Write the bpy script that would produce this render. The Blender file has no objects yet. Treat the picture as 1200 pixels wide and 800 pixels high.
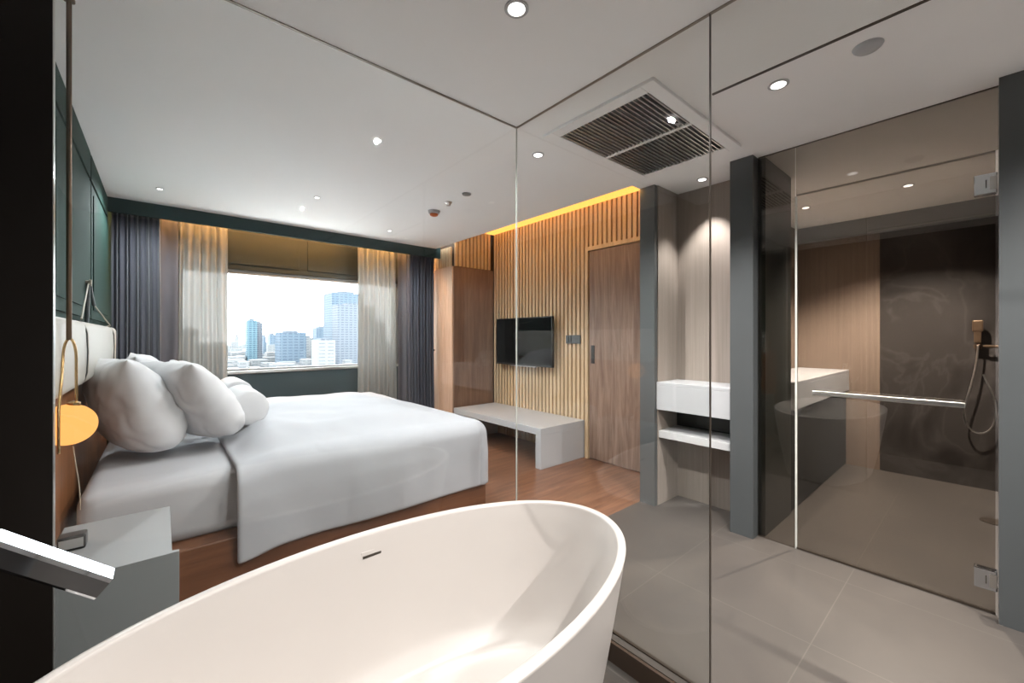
import bpy, bmesh, math, random
from mathutils import Vector, Matrix, noise
random.seed(7)
SC = bpy.context.scene
COL = SC.collection
ORG = {}          # object name -> world origin, so every mesh can be written in room coordinates

# ------------------------------------------------------------------ materials
def nt(name):
    m = bpy.data.materials.new(name); m.use_nodes = True
    t = m.node_tree; t.nodes.clear()
    out = t.nodes.new('ShaderNodeOutputMaterial')
    return m, t, out
def N(t, kind, **kw):
    n = t.nodes.new(kind)
    for k, v in kw.items():
        if k in n.inputs: n.inputs[k].default_value = v
        else: setattr(n, k, v)
    return n
def rgb(r, g, b): # 8 bit sRGB -> linear
    f = lambda c: (c/255/12.92) if c <= 10 else ((c/255+.055)/1.055)**2.4
    return (f(r), f(g), f(b), 1)
def plain(name, col, rough=.5, metal=0, spec=.5, var=.06, vscale=3, bump=0, bscale=60, sheen=0, stretch=(1,1,1)):
    m, t, out = nt(name)
    p = N(t, 'ShaderNodeBsdfPrincipled', Roughness=rough, Metallic=metal)
    p.inputs['Specular IOR Level'].default_value = spec
    if sheen: p.inputs['Sheen Weight'].default_value = sheen
    tc = N(t, 'ShaderNodeTexCoord'); mp = N(t, 'ShaderNodeMapping'); mp.inputs['Scale'].default_value = stretch
    t.links.new(tc.outputs['Object'], mp.inputs['Vector'])
    nz = N(t, 'ShaderNodeTexNoise', Scale=vscale, Detail=4.0)
    t.links.new(mp.outputs[0], nz.inputs['Vector'])
    cr = N(t, 'ShaderNodeValToRGB')
    a = [c*(1-var) for c in col[:3]] + [1]; b = [min(1, c*(1+var)) for c in col[:3]] + [1]
    cr.color_ramp.elements[0].position = .3; cr.color_ramp.elements[1].position = .7
    cr.color_ramp.elements[0].color = a; cr.color_ramp.elements[1].color = b
    t.links.new(nz.outputs[0], cr.inputs[0]); t.links.new(cr.outputs[0], p.inputs['Base Color'])
    if bump:
        n2 = N(t, 'ShaderNodeTexNoise', Scale=bscale, Detail=3.0)
        t.links.new(mp.outputs[0], n2.inputs['Vector'])
        bp = N(t, 'ShaderNodeBump', Strength=bump, Distance=.01)
        t.links.new(n2.outputs[0], bp.inputs['Height']); t.links.new(bp.outputs[0], p.inputs['Normal'])
    t.links.new(p.outputs[0], out.inputs[0])
    return m
def wood(name, c1, c2, rough=.45, scale=(14,14,1.2), spec=.4, planks=None, dark=None):
    m, t, out = nt(name)
    p = N(t, 'ShaderNodeBsdfPrincipled', Roughness=rough); p.inputs['Specular IOR Level'].default_value = spec
    tc = N(t, 'ShaderNodeTexCoord'); mp = N(t, 'ShaderNodeMapping'); mp.inputs['Scale'].default_value = scale
    t.links.new(tc.outputs['Object'], mp.inputs['Vector'])
    n1 = N(t, 'ShaderNodeTexNoise', Scale=1.6, Detail=8.0, Roughness=.65, Distortion=.7)
    t.links.new(mp.outputs[0], n1.inputs['Vector'])
    cr = N(t, 'ShaderNodeValToRGB'); e = cr.color_ramp.elements
    e[0].position = .32; e[0].color = c1; e[1].position = .68; e[1].color = c2
    t.links.new(n1.outputs[0], cr.inputs[0]); last = cr.outputs[0]
    if planks:
        mp2 = N(t, 'ShaderNodeMapping'); mp2.inputs['Rotation'].default_value = (0, 0, planks[2])
        t.links.new(tc.outputs['Object'], mp2.inputs['Vector'])
        br = N(t, 'ShaderNodeTexBrick', Scale=1.0, offset=.37); br.inputs['Color1'].default_value = (1,1,1,1)
        br.inputs['Color2'].default_value = (.72,.70,.68,1); br.inputs['Mortar'].default_value = (.42,.4,.38,1)
        br.inputs['Mortar Size'].default_value = .0018; br.inputs['Brick Width'].default_value = planks[0]; br.inputs['Row Height'].default_value = planks[1]
        t.links.new(mp2.outputs[0], br.inputs['Vector'])
        mx = N(t, 'ShaderNodeMixRGB', blend_type='MULTIPLY', Fac=.55)
        t.links.new(last, mx.inputs[1]); t.links.new(br.outputs[0], mx.inputs[2]); last = mx.outputs[0]
    t.links.new(last, p.inputs['Base Color']); t.links.new(p.outputs[0], out.inputs[0])
    return m
def tile(name, col, grout, w, h, ox, oy, rough=.35, axis='xy'):
    m, t, out = nt(name)
    p = N(t, 'ShaderNodeBsdfPrincipled', Roughness=rough); p.inputs['Specular IOR Level'].default_value = .35
    tc = N(t, 'ShaderNodeTexCoord'); mp = N(t, 'ShaderNodeMapping')
    mp.inputs['Location'].default_value = (ox, oy, 0)
    if axis == 'yz': mp.inputs['Rotation'].default_value = (0, math.pi/2, 0)
    t.links.new(tc.outputs['Object'], mp.inputs['Vector'])
    br = N(t, 'ShaderNodeTexBrick', Scale=1.0, offset=0.0)
    br.inputs['Color1'].default_value = col; br.inputs['Color2'].default_value = [c*.96 for c in col[:3]]+[1]
    br.inputs['Mortar'].default_value = grout; br.inputs['Mortar Size'].default_value = .0025
    br.inputs['Brick Width'].default_value = w; br.inputs['Row Height'].default_value = h
    t.links.new(mp.outputs[0], br.inputs['Vector'])
    nz = N(t, 'ShaderNodeTexNoise', Scale=2.2, Detail=6.0, Distortion=.8)
    t.links.new(tc.outputs['Object'], nz.inputs['Vector'])
    cr = N(t, 'ShaderNodeValToRGB'); cr.color_ramp.elements[0].color = (.86,.86,.86,1); cr.color_ramp.elements[1].color = (1.06,1.05,1.03,1)
    cr.color_ramp.elements[0].position = .3; cr.color_ramp.elements[1].position = .7
    t.links.new(nz.outputs[0], cr.inputs[0])
    mx = N(t, 'ShaderNodeMixRGB', blend_type='MULTIPLY', Fac=1.0)
    t.links.new(br.outputs[0], mx.inputs[1]); t.links.new(cr.outputs[0], mx.inputs[2])
    t.links.new(mx.outputs[0], p.inputs['Base Color']); t.links.new(p.outputs[0], out.inputs[0])
    return m
def glass(name, tint=(.96,.98,.97,1), f0=.03, refl=(1,1,1,1)):
    """flat pane: straight-through transmission plus a Schlick mirror term, the same for every ray"""
    m, t, out = nt(name)
    g = N(t, 'ShaderNodeNewGeometry')
    d = N(t, 'ShaderNodeVectorMath', operation='DOT_PRODUCT')
    t.links.new(g.outputs['Normal'], d.inputs[0]); t.links.new(g.outputs['Incoming'], d.inputs[1])
    a = N(t, 'ShaderNodeMath', operation='ABSOLUTE'); t.links.new(d.outputs['Value'], a.inputs[0])
    s = N(t, 'ShaderNodeMath', operation='SUBTRACT'); s.inputs[0].default_value = 1; t.links.new(a.outputs[0], s.inputs[1])
    w = N(t, 'ShaderNodeMath', operation='POWER'); w.inputs[1].default_value = 5; t.links.new(s.outputs[0], w.inputs[0])
    k = N(t, 'ShaderNodeMath', operation='MULTIPLY_ADD'); k.inputs[1].default_value = 1-f0; k.inputs[2].default_value = f0
    t.links.new(w.outputs[0], k.inputs[0])
    tr = N(t, 'ShaderNodeBsdfTransparent'); tr.inputs[0].default_value = tint
    gl = N(t, 'ShaderNodeBsdfGlossy', Roughness=0.0); gl.inputs[0].default_value = refl
    mx = N(t, 'ShaderNodeMixShader')
    t.links.new(k.outputs[0], mx.inputs[0]); t.links.new(tr.outputs[0], mx.inputs[1]); t.links.new(gl.outputs[0], mx.inputs[2])
    t.links.new(mx.outputs[0], out.inputs[0])
    return m
def emit(name, col, s):
    m, t, out = nt(name)
    e = N(t, 'ShaderNodeEmission', Strength=s); e.inputs[0].default_value = col
    t.links.new(e.outputs[0], out.inputs[0]); return m
def sheer_mat(name, col, dens):
    m, t, out = nt(name)
    tc = N(t, 'ShaderNodeTexCoord')
    nz = N(t, 'ShaderNodeTexNoise', Scale=90.0); t.links.new(tc.outputs['Object'], nz.inputs['Vector'])
    di = N(t, 'ShaderNodeBsdfDiffuse'); di.inputs[0].default_value = col
    tl = N(t, 'ShaderNodeBsdfTranslucent'); tl.inputs[0].default_value = col
    tr = N(t, 'ShaderNodeBsdfTransparent')
    m1 = N(t, 'ShaderNodeMixShader', Fac=.14); m2 = N(t, 'ShaderNodeMixShader')
    mr = N(t, 'ShaderNodeMapRange'); mr.inputs['To Min'].default_value = dens-.025; mr.inputs['To Max'].default_value = dens+.025
    t.links.new(nz.outputs[0], mr.inputs['Value']); t.links.new(mr.outputs[0], m2.inputs[0])
    t.links.new(di.outputs[0], m1.inputs[1]); t.links.new(tl.outputs[0], m1.inputs[2])
    t.links.new(tr.outputs[0], m2.inputs[1]); t.links.new(m1.outputs[0], m2.inputs[2]); t.links.new(m2.outputs[0], out.inputs[0])
    return m
def facade(name, wall, win, w, h):
    m, t, out = nt(name)
    p = N(t, 'ShaderNodeBsdfPrincipled', Roughness=.6); p.inputs['Specular IOR Level'].default_value = .2
    tc = N(t, 'ShaderNodeTexCoord'); mp = N(t, 'ShaderNodeMapping'); mp.inputs['Rotation'].default_value = (math.pi/2, 0, 0)
    t.links.new(tc.outputs['Object'], mp.inputs['Vector'])
    br = N(t, 'ShaderNodeTexBrick', Scale=1.0, offset=0.0)
    br.inputs['Color1'].default_value = win; br.inputs['Color2'].default_value = [c*.8 for c in win[:3]]+[1]; br.inputs['Mortar'].default_value = wall
    br.inputs['Mortar Size'].default_value = w*.16; br.inputs['Brick Width'].default_value = w; br.inputs['Row Height'].default_value = h
    t.links.new(mp.outputs[0], br.inputs['Vector']); t.links.new(br.outputs[0], p.inputs['Base Color']); t.links.new(p.outputs[0], out.inputs[0])
    return m

M = {}
M['ceil']   = plain('white_ceiling_paint', rgb(246,245,244), .9, var=.01, spec=.2)
M['green']  = plain('green_wall_paint', rgb(36,60,54), .8, spec=.2, var=.05, vscale=1.5)
M['greend'] = plain('dark_green_paint', rgb(44,64,66), .8, spec=.2, var=.05)
M['sillg']  = plain('slate_green_paint', rgb(52,68,72), .7, spec=.3, var=.04)
M['olive']  = plain('panel_over_window_paint', rgb(42,48,43), .5, var=.04)
M['grey']   = plain('grey_laminate', rgb(78,81,82), .3, var=.03, spec=.5)
M['greyl']  = plain('pale_grey_laminate', rgb(134,136,137), .4, var=.03)
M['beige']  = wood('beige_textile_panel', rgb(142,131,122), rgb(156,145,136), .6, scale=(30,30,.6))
M['beige_shaded'] = wood('shaded_textile_panel', rgb(118,102,90), rgb(132,115,102), .6, scale=(30,30,.6))  # copy of the niche beige, shower-room shade put into its colour
M['black']  = plain('black_wall_lacquer', rgb(24,20,17), .35, var=.08, spec=.3)
M['char']   = plain('charcoal_panel', rgb(42,46,43), .35, var=.08)
M['wet']    = tile('shower_stone', rgb(84,79,76), rgb(66,61,58), .9, 1.2, 0, 0, .3, 'yz')
M['tile']   = tile('floor_tile', rgb(84,79,75), rgb(97,92,87), .69, .72, -2.17+.69*4, -.51+.72*5, .38)
M['curb']   = plain('dark_brown_curb', rgb(72,58,48), .4)
M['floor']  = wood('oak_floorboards', rgb(98,66,49), rgb(142,102,78), .28, scale=(1.2,14,14), spec=.55, planks=(1.3,.16,0))
M['door']   = wood('walnut_veneer', rgb(112,88,74), rgb(154,130,114), .45, scale=(12,12,.9))
M['ward']   = wood('wardrobe_veneer', rgb(192,160,136), rgb(220,190,166), .45, scale=(14,14,.8))
M['side']   = wood('dark_walnut_veneer', rgb(108,84,70), rgb(140,112,94), .4, scale=(12,12,.8))
M['slat']   = wood('oak_slats', rgb(186,160,128), rgb(210,184,150), .5, scale=(30,30,1.2))
M['slatb']  = plain('slat_backing', rgb(58,44,32), .7)
M['bedw']   = wood('brown_bed_veneer', rgb(92,58,38), rgb(124,82,56), .4, scale=(1.2,12,12))
M['headw']  = wood('headboard_walnut', rgb(112,70,42), rgb(148,98,62), .4, scale=(10,10,.9))
M['tub']    = plain('matte_white_stone', rgb(192,186,181), .32, var=.01, spec=.5)
M['white']  = plain('white_solid_surface', rgb(178,179,181), .35, var=.015)
M['quartz'] = plain('speckled_white_quartz', rgb(196,196,196), .3, var=.05, vscale=160)
M['linen']  = plain('white_cotton', rgb(166,168,173), .85, var=.012, vscale=9, bump=.12, bscale=14, sheen=.1)
M['sheet']  = plain('white_sheet', rgb(174,175,179), .85, var=.012, vscale=7, bump=.15, bscale=10)
M['pillow'] = plain('white_pillowcase', rgb(202,202,204), .85, var=.012, vscale=9, bump=.15, bscale=14, sheen=.1)
M['cream']  = plain('cream_leather', rgb(178,174,166), .5, var=.03, vscale=6, bump=.06, bscale=220)
M['drape']  = plain('slate_drape_cloth', rgb(70,71,82), .85, var=.05, vscale=6, bump=.1, bscale=200, sheen=.2)
M['drape2'] = plain('mauve_grey_lining', rgb(96,92,97), .85, var=.05, bump=.05, bscale=150)
M['sheer']  = sheer_mat('ivory_sheer', rgb(150,147,142), .972)
M['chrome'] = plain('chrome', (.66,.69,.73,1), .05, 1, var=.01)
M['steel']  = plain('brushed_steel', (.66,.65,.63,1), .28, 1, var=.04, vscale=20)
M['chan']   = plain('aluminium_channel', rgb(150,142,132), .4, .6, var=.03)
M['seam']   = plain('dark_glass_edge', rgb(58,50,42), .3)
M['seal']   = plain('pale_glass_seal', rgb(205,205,198), .4)
M['brass']  = plain('brushed_brass', (.62,.42,.2,1), .25, 1, var=.05, vscale=20)
M['bronze'] = plain('bronze_rod', rgb(112,92,74), .35, .7, var=.04)
M['blk']    = plain('black_plastic', rgb(20,20,21), .3)
M['screen'] = plain('tv_screen', rgb(3,3,4), .6, spec=.05)
M['strap']  = plain('dark_leather_strap', rgb(38,46,46), .5)
M['cord']   = plain('pale_cord', rgb(160,150,134), .6)
M['orange'] = plain('orange_cap', rgb(205,104,44), .5)
M['towel']  = plain('white_terry', rgb(220,220,218), .95, var=.04, vscale=60, bump=.3, bscale=180)
M['glass']  = glass('clear_glass', f0=.029, tint=(.965,.975,.97,1))
M['smoke']  = glass('smoked_glass', tint=(.69,.66,.62,1), f0=.055)
M['wglass'] = glass('window_glass', tint=(.97,.98,.98,1), f0=.02)
M['globe']  = emit('warm_globe', (1.0,.43,.12,1), .80)
M['led']    = emit('amber_led_strip', (1.0,.37,.07,1), 1.3)
M['led2']   = emit('amber_curtain_led', (1.0,.50,.16,1), 50.0)
M['led_fill']   = emit('amber_fill_led', (1.0,.52,.16,1), 9.0)
M['lamp']   = emit('downlight_lens', (1.0,.95,.9,1), 2.5)
M['dark']   = plain('dark_void', rgb(22,22,22), .8)

def marble(name, base, vein, dark):
    m, t, out = nt(name)
    p = N(t, 'ShaderNodeBsdfPrincipled', Roughness=.3); p.inputs['Specular IOR Level'].default_value = .4
    tc = N(t, 'ShaderNodeTexCoord')
    n1 = N(t, 'ShaderNodeTexNoise', Scale=1.3, Detail=9.0, Distortion=1.6); t.links.new(tc.outputs['Object'], n1.inputs['Vector'])
    cr = N(t, 'ShaderNodeValToRGB'); e = cr.color_ramp.elements
    e[0].position = .36; e[0].color = dark; e[1].position = .62; e[1].color = base
    v = e.new(.505); v.color = vein; v2 = e.new(.47); v2.color = base; v3 = e.new(.53); v3.color = base
    t.links.new(n1.outputs[0], cr.inputs[0]); t.links.new(cr.outputs[0], p.inputs['Base Color']); t.links.new(p.outputs[0], out.inputs[0])
    return m
M['marble'] = marble('grey_marble', rgb(62,58,56), rgb(74,70,68), rgb(44,40,38))
# ------------------------------------------------------------------ helpers
def tag(o, label=None, cat=None, group=None, kind=None):
    if label: o['label'] = label
    if cat: o['category'] = cat
    if group: o['group'] = group
    if kind: o['kind'] = kind
    return o
def thing(name, loc, label, cat, group=None):
    o = bpy.data.objects.new(name, None); COL.objects.link(o); o.location = loc
    o.empty_display_size = .1
    ORG[o.name] = Vector(loc); return tag(o, label, cat, group)
def obj(name, bm, m, parent=None, smooth=False, angle=40, bevel=0, subd=0):
    me = bpy.data.meshes.new(name)
    org = ORG[parent.name] if parent else Vector((0,0,0))
    bmesh.ops.recalc_face_normals(bm, faces=bm.faces)
    if org.length: bmesh.ops.translate(bm, verts=bm.verts, vec=-org)
    if smooth:
        for f in bm.faces: f.smooth = True
        for e in bm.edges:
            if len(e.link_faces) == 2 and e.calc_face_angle(0) > math.radians(angle): e.smooth = False
    bm.to_mesh(me); bm.free()
    o = bpy.data.objects.new(name, me); COL.objects.link(o)
    me.materials.append(M[m] if isinstance(m, str) else m)
    if parent: o.parent = parent
    ORG[o.name] = org
    if bevel:
        b = o.modifiers.new('bevel', 'BEVEL'); b.width = bevel; b.segments = 2; b.limit_method = 'ANGLE'
    if subd:
        s = o.modifiers.new('sub', 'SUBSURF'); s.levels = subd; s.render_levels = subd
    return o
def struct(name, bm, m, **k):
    return tag(obj(name, bm, m, **k), kind='structure')
def B(): return bmesh.new()
def bx(bm, x0, x1, y0, y1, z0, z1):
    v = [bm.verts.new(p) for p in ((x0,y0,z0),(x1,y0,z0),(x1,y1,z0),(x0,y1,z0),(x0,y0,z1),(x1,y0,z1),(x1,y1,z1),(x0,y1,z1))]
    for f in ((0,3,2,1),(4,5,6,7),(0,1,5,4),(1,2,6,5),(2,3,7,6),(3,0,4,7)): bm.faces.new([v[i] for i in f])
    return bm
def box(*a): return bx(B(), *a)
def ring_loft(bm, rings, caps=True, closed=True):
    L = [[bm.verts.new(p) for p in r] for r in rings]
    n = len(L[0])
    for a, b in zip(L, L[1:]):
        for i in range(n if closed else n-1):
            bm.faces.new((a[i], a[(i+1)%n], b[(i+1)%n], b[i]))
    if caps:
        bm.faces.new(L[0][::-1]); bm.faces.new(L[-1])
    return bm
def disc(bm, c, prof, axis='z', n=32, sx=1, sy=1):
    """lathe: prof is a list of (radius, height)"""
    R = []
    for r, h in prof:
        ring = []
        for i in range(n):
            a = 2*math.pi*i/n; p, q = r*sx*math.cos(a), r*sy*math.sin(a)
            if axis == 'z': ring.append((c[0]+p, c[1]+q, c[2]+h))
            elif axis == 'x': ring.append((c[0]+h, c[1]+p, c[2]+q))
            else: ring.append((c[0]+p, c[1]+h, c[2]+q))
        R.append(ring)
    return ring_loft(bm, R)
def tube(bm, pts, r, n=10, caps=True):
    pts = [Vector(p) for p in pts]; rings = []; up = None
    for i, p in enumerate(pts):
        d = (pts[min(i+1, len(pts)-1)] - pts[max(i-1, 0)]).normalized()
        if up is None: up = d.orthogonal().normalized()
        up = (up - d*up.dot(d)).normalized(); s = d.cross(up)
        rr = r[i] if isinstance(r, (list, tuple)) else r
        rings.append([p + rr*(math.cos(2*math.pi*k/n)*up + math.sin(2*math.pi*k/n)*s) for k in range(n)])
    return ring_loft(bm, rings, caps)
def bez(p0, p1, p2, p3, n=14):
    p0, p1, p2, p3 = map(Vector, (p0,p1,p2,p3))
    return [((1-t)**3)*p0 + 3*t*(1-t)**2*p1 + 3*t*t*(1-t)*p2 + t**3*p3 for t in [i/n for i in range(n+1)]]
def rbox(bm, x0, x1, y0, y1, z0, z1, r, seg=4):
    b2 = box(x0,x1,y0,y1,z0,z1)
    bmesh.ops.bevel(b2, geom=b2.edges[:], offset=r, segments=seg, profile=.5, affect='EDGES')
    me = bpy.data.meshes.new('t'); b2.to_mesh(me); b2.free(); bm.from_mesh(me); bpy.data.meshes.remove(me)
    return bm

CZ = 2.57     # ceiling height
# ------------------------------------------------------------------ floors
struct('floor', box(-.45, 3.72, 1.87, 5.75, -.12, 0), 'floor')
bm = box(1.53, 5.65, -2.1, 1.87, -.12, 0); bx(bm, -.62, 1.53, 1.70, 1.87, -.12, 0)
struct('floor.001', bm, 'tile')
struct('floor.002', box(-.62, 1.53, -2.1, 1.70, -.2, -.0915), 'tile')
bm = box(1.515, 1.53, -2.1, 1.70, -.0915, -.004); bx(bm, -.62, 1.53, 1.685, 1.70, -.0915, -.004)
struct('trim_1', bm, 'curb')
# ------------------------------------------------------------------ walls
def panel_yz(bm, x, y0, y1, z0, z1, d=.012):  # raised wainscot panel on an x = const wall
    bx(bm, x, x+d, y0, y1, z0, z1)
struct('wall_left', box(-.46, -.36, 1.79, 5.75, 0, CZ+.2), 'green')
bm = B()
for a, b in ((1.85, 2.50), (2.54, 3.80), (3.845, 4.93)):
    bx(bm, -.36, -.349, a, b, 1.47, 2.36); bx(bm, -.36, -.349, a, b, 2.385, 2.55)
    bx(bm, -.349, -.343, a+.07, b-.07, 1.53, 2.30)
struct('trim_2', bm, 'green', bevel=.004)
bm = box(-.75, -.63, -2.1, 1.755, -.2, CZ)
struct('wall_bath_left', bm, 'black')
bm = box(-.75, -.238, 1.755, 1.784, -.2, CZ)
struct('wall_return', bm, 'black')
struct('wall_back', box(-.75, 5.65, -2.2, -2.1, -.2, CZ+.1), 'greyl')
# window wall with an opening
WY = 5.60; wx0, wx1, wz0, wz1 = .13, 2.62, .965, 2.125
bm = box(-.46, wx0, WY, WY+.22, 0, 2.8); bx(bm, wx1, 3.8, WY, WY+.22, 0, 2.8)
bx(bm, wx0, wx1, WY, WY+.22, 0, wz0); bx(bm, wx0, wx1, WY, WY+.22, wz1, 2.8)
struct('wall_window', bm, 'olive')
bm = B()
for a, b in ((-.3, .42), (.47, 1.30), (1.40, 2.30), (2.36, 2.9)):
    bx(bm, a, b, WY-.012, WY, wz1+.06, 2.56)
struct('trim_3', bm, 'olive', bevel=.004)
bm = B()
bx(bm, -.3, 2.92, WY-.010, WY-.001, 0.02, wz0-.04)
struct('trim_4', bm, 'sillg')
# window frame + pane
w = bpy.data.objects.new('window_1', None); COL.objects.link(w); w.location = (1.37, WY, wz0); ORG['window_1'] = Vector(w.location)
tag(w, kind='structure')
bm = B()
bx(bm, wx0, wx1, WY-.03, WY+.10, wz0-.035, wz0); obj('window_sill', bm, 'steel', w, bevel=.004)
bm = B()
bx(bm, wx0, wx1, WY+.02, WY+.09, wz1-.045, wz1); bx(bm, wx0, wx1, WY+.02, WY+.09, wz0, wz0+.02)
bx(bm, wx0, wx0+.04, WY+.02, WY+.09, wz0, wz1); bx(bm, wx1-.04, wx1, WY+.02, WY+.09, wz0, wz1)
obj('window_frame', bm, 'greyl', w)
obj('window_pane', box(wx0+.03, wx1-.03, WY+.05, WY+.056, wz0+.02, wz1-.04), 'wglass', w)
# valance beam and curtain recess
struct('trim_5', box(-.36, 2.95, 4.97, 5.00, 2.445, CZ+.16), 'greend')
# slatted wall
SX = 3.65; ST = 2.83
bm = box(SX, 3.80, 1.74, WY+.2, 0, 2.95)
struct('wall_right', bm, 'slatb')
bm = B(); y = 4.62
dy0, dy1, dz = 1.90, 2.905, 2.31      # sliding door opening
while y > 1.90:
    z0 = 0.0 if y - .04 > dy1+.02 else dz+.045
    bx(bm, SX-.026, SX, y-.040, y, z0, ST); y -= .0615
struct('wall_slats', bm, 'slat')
# slatted bulkhead above the wardrobe
bm = box(2.98, SX, 4.68, WY, 2.305, 2.88); y = 5.56
struct('wall_bulkhead', bm, 'slatb')
bm = B()
while y > 4.70:
    bx(bm, 2.955, 2.98, y-.04, y, 2.31, CZ); y -= .0615
x = 2.99
while x < 3.6:
    bx(bm, x, x+.04, 4.655, 4.68, 2.31, ST); x += .0615
struct('trim_6', bm, 'slat')
# vanity niche walls (between the two grey columns)
struct('wall_column_1', box(2.99, 3.72, 1.737, 1.868, 0, CZ), 'grey')
struct('wall_niche', box(3.35, 3.50, 1.17, 1.737, 0, CZ), 'beige')
struct('trim_7', box(3.03, 3.35, 1.729, 1.737, 0, CZ), 'beige')
struct('wall_column_2', box(3.0, 3.66, 1.025, 1.17, 0, CZ), 'grey')
struct('wall_column_3', box(2.99, 3.26, -.27, -.032, 0, CZ), 'grey')
bm = box(3.42, 3.52, -1.5, -.27, 0, CZ); struct('wall_niche_2', bm, 'beige')
bm = box(2.99, 3.5, -2.1, -1.5, 0, CZ); struct('wall_column_4', bm, 'grey')
struct('wall_shower_right', box(3.26, 5.65, -.27, -.20, 0, CZ), 'wet')
struct('wall_shower_left', box(3.11, 3.66, .985, 1.025, 0, CZ), 'char')
bm = box(3.66, 5.65, 1.42, 1.52, 0, CZ); struct('wall_shower_niche', bm, 'beige_shaded')
bm = box(5.55, 5.65, 1.0, 1.42, 0, CZ); bx(bm, 5.545, 5.65, .72, 1.0, .0, CZ); struct('wall_far_1', bm, 'beige_shaded')
struct('wall_far_2', box(5.55, 5.65, -.27, .72, 0, CZ), 'marble')
struct('trim_8', box(5.46, 5.55, -.2, 1.42, 2.41, CZ), 'greyl')
# ------------------------------------------------------------------ ceilings
bm = box(-.75, 2.88, -2.2, 4.97, CZ, CZ+.04)
bx(bm, 2.88, 5.65, -2.2, 1.87, CZ, CZ+.04)
struct('ceiling', bm, 'ceil')
bm = box(2.84, 2.88, 1.87, 4.64, CZ+.04, ST+.03); bx(bm, 2.88, 3.72, 1.83, 1.87, CZ+.04, ST+.03)
bx(bm, 2.84, 3.8, 1.83, 4.66, ST, ST+.04)
struct('ceiling.001', bm, 'ceil')
bm = box(-.46, 3.0, 4.97, WY+.2, 2.72, 2.76)
struct('ceiling.002', bm, 'ceil')
# light strips in the recesses
tag(obj('led_strip', box(3.47, 3.622, 1.885, 4.63, ST-.016, ST-.001), 'led'), 'long glowing amber light strip along the top of the slatted wall', 'light strip')
tag(obj('led_strip', box(2.882, 2.888, 1.90, 4.62, 2.585, 2.615), 'led_fill'), 'slim unseen amber light strip added in the ceiling edge to light the slatted wall', 'light strip')  # hidden from view, added to strengthen the amber glow on the slats
tag(obj('led_strip', box(-.30, 2.90, 5.14, 5.17, 2.70, 2.715), 'led2'), 'amber light strip hidden above the window curtains', 'light strip')
# ------------------------------------------------------------------ glass partitions
GX, GY = 1.57, 1.79
g = bpy.data.objects.new('wall_glass', None); COL.objects.link(g); g.location = (GX, GY, 0); ORG['wall_glass'] = Vector(g.location); tag(g, kind='structure')
obj('glass_pane', box(-.36, GX-.006, GY-.005, GY+.005, .0, CZ), 'glass', g)
obj('glass_pane', box(GX-.005, GX+.005, .685, GY-.006, .0, CZ), 'glass', g)
obj('transom_pane', box(GX-.005, GX+.005, -2.1, .675, 2.262, CZ), 'glass', g)
bm = box(GX-.005, GX+.001, GY-.005, GY+.001, 0, CZ-.004); obj('corner_seal', bm, 'seal', g)
bm = box(GX-.0045, GX+.0045, .681, .6845, 0, CZ); obj('glass_edge', bm, 'seam', g)
bm = box(GX-.005, GX+.005, -2.1, .675, 2.2585, 2.262); obj('transom_edge', bm, 'seam', g)
bm = box(-.36, GX+.006, GY-.006, GY+.006, CZ-.004, CZ); bx(bm, GX-.006, GX+.006, -2.1, GY-.006, CZ-.004, CZ)
obj('ceiling_channel', bm, 'chan', g)
bm = box(-.238, -.2365, 1.757, GY-.006, 0, CZ-.012); obj('wall_channel', bm, 'steel', g)
bm = box(-.223, GX, GY-.007, GY+.007, .0, .006); bx(bm, GX-.007, GX+.007, .68, GY-.007, 0, .006); obj('floor_channel', bm, 'seam', g)

# smoked shower glass + hinged door
PX = 3.085
s = bpy.data.objects.new('wall_shower_glass', None); COL.objects.link(s); s.location = (PX, 1.0, 0); ORG[s.name] = Vector(s.location); tag(s, kind='structure')
obj('side_pane', box(PX-.005, PX+.005, .807, 1.02, .0, CZ), 'smoke', s)
obj('transom_pane', box(PX-.005, PX+.005, -.032, .803, 2.262, CZ), 'smoke', s)
obj('ceiling_seal', box(PX-.006, PX+.006, -.032, 1.02, CZ-.005, CZ), 'seam', s)
d = bpy.data.objects.new('door_2', None); COL.objects.link(d); d.location = (PX, 0, 0); ORG[d.name] = Vector(d.location)
tag(d, 'smoked glass shower door with chrome hinges and long towel bar', kind='structure')
obj('door_pane', box(PX-.005, PX+.005, -.022, .795, .012, 2.252), 'smoke', d)
bm = box(PX-.007, PX+.007, .796, .806, 0, 2.25); obj('edge_seal', bm, 'seal', d)
bm = box(PX-.007, PX+.005, -.022, .8, .002, .012); obj('bottom_seal', bm, 'seam', d)
bm = box(PX-.006, PX+.006, -.022, .8, 2.252, 2.26); obj('top_edge', bm, 'chan', d)
for z in (.115, 2.05):
    bm = B(); rbox(bm, PX-.02, PX+.02, -.028, .048, z, z+.10, .004, 2)
    h = obj('hinge', bm, 'chrome', d)
    obj('hinge_plate', box(PX-.0225, PX-.02, -.026, -.004, z+.018, z+.082), 'steel', h)
    obj('hinge_slot', box(PX-.0215, PX-.0195, .006, .0095, z+.03, z+.07), 'seam', h)
bm = B(); rbox(bm, PX-.075, PX-.057, .075, .70, 1.0, 1.025, .003, 2)
h = obj('handle', bm, 'steel', d)
bm = B()
for y in (.11, .655): disc(bm, (PX-.058, y, 1.0125), [(.008,0),(.008,.053)], 'x', 12)
obj('handle_post', bm, 'chrome', h)

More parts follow.
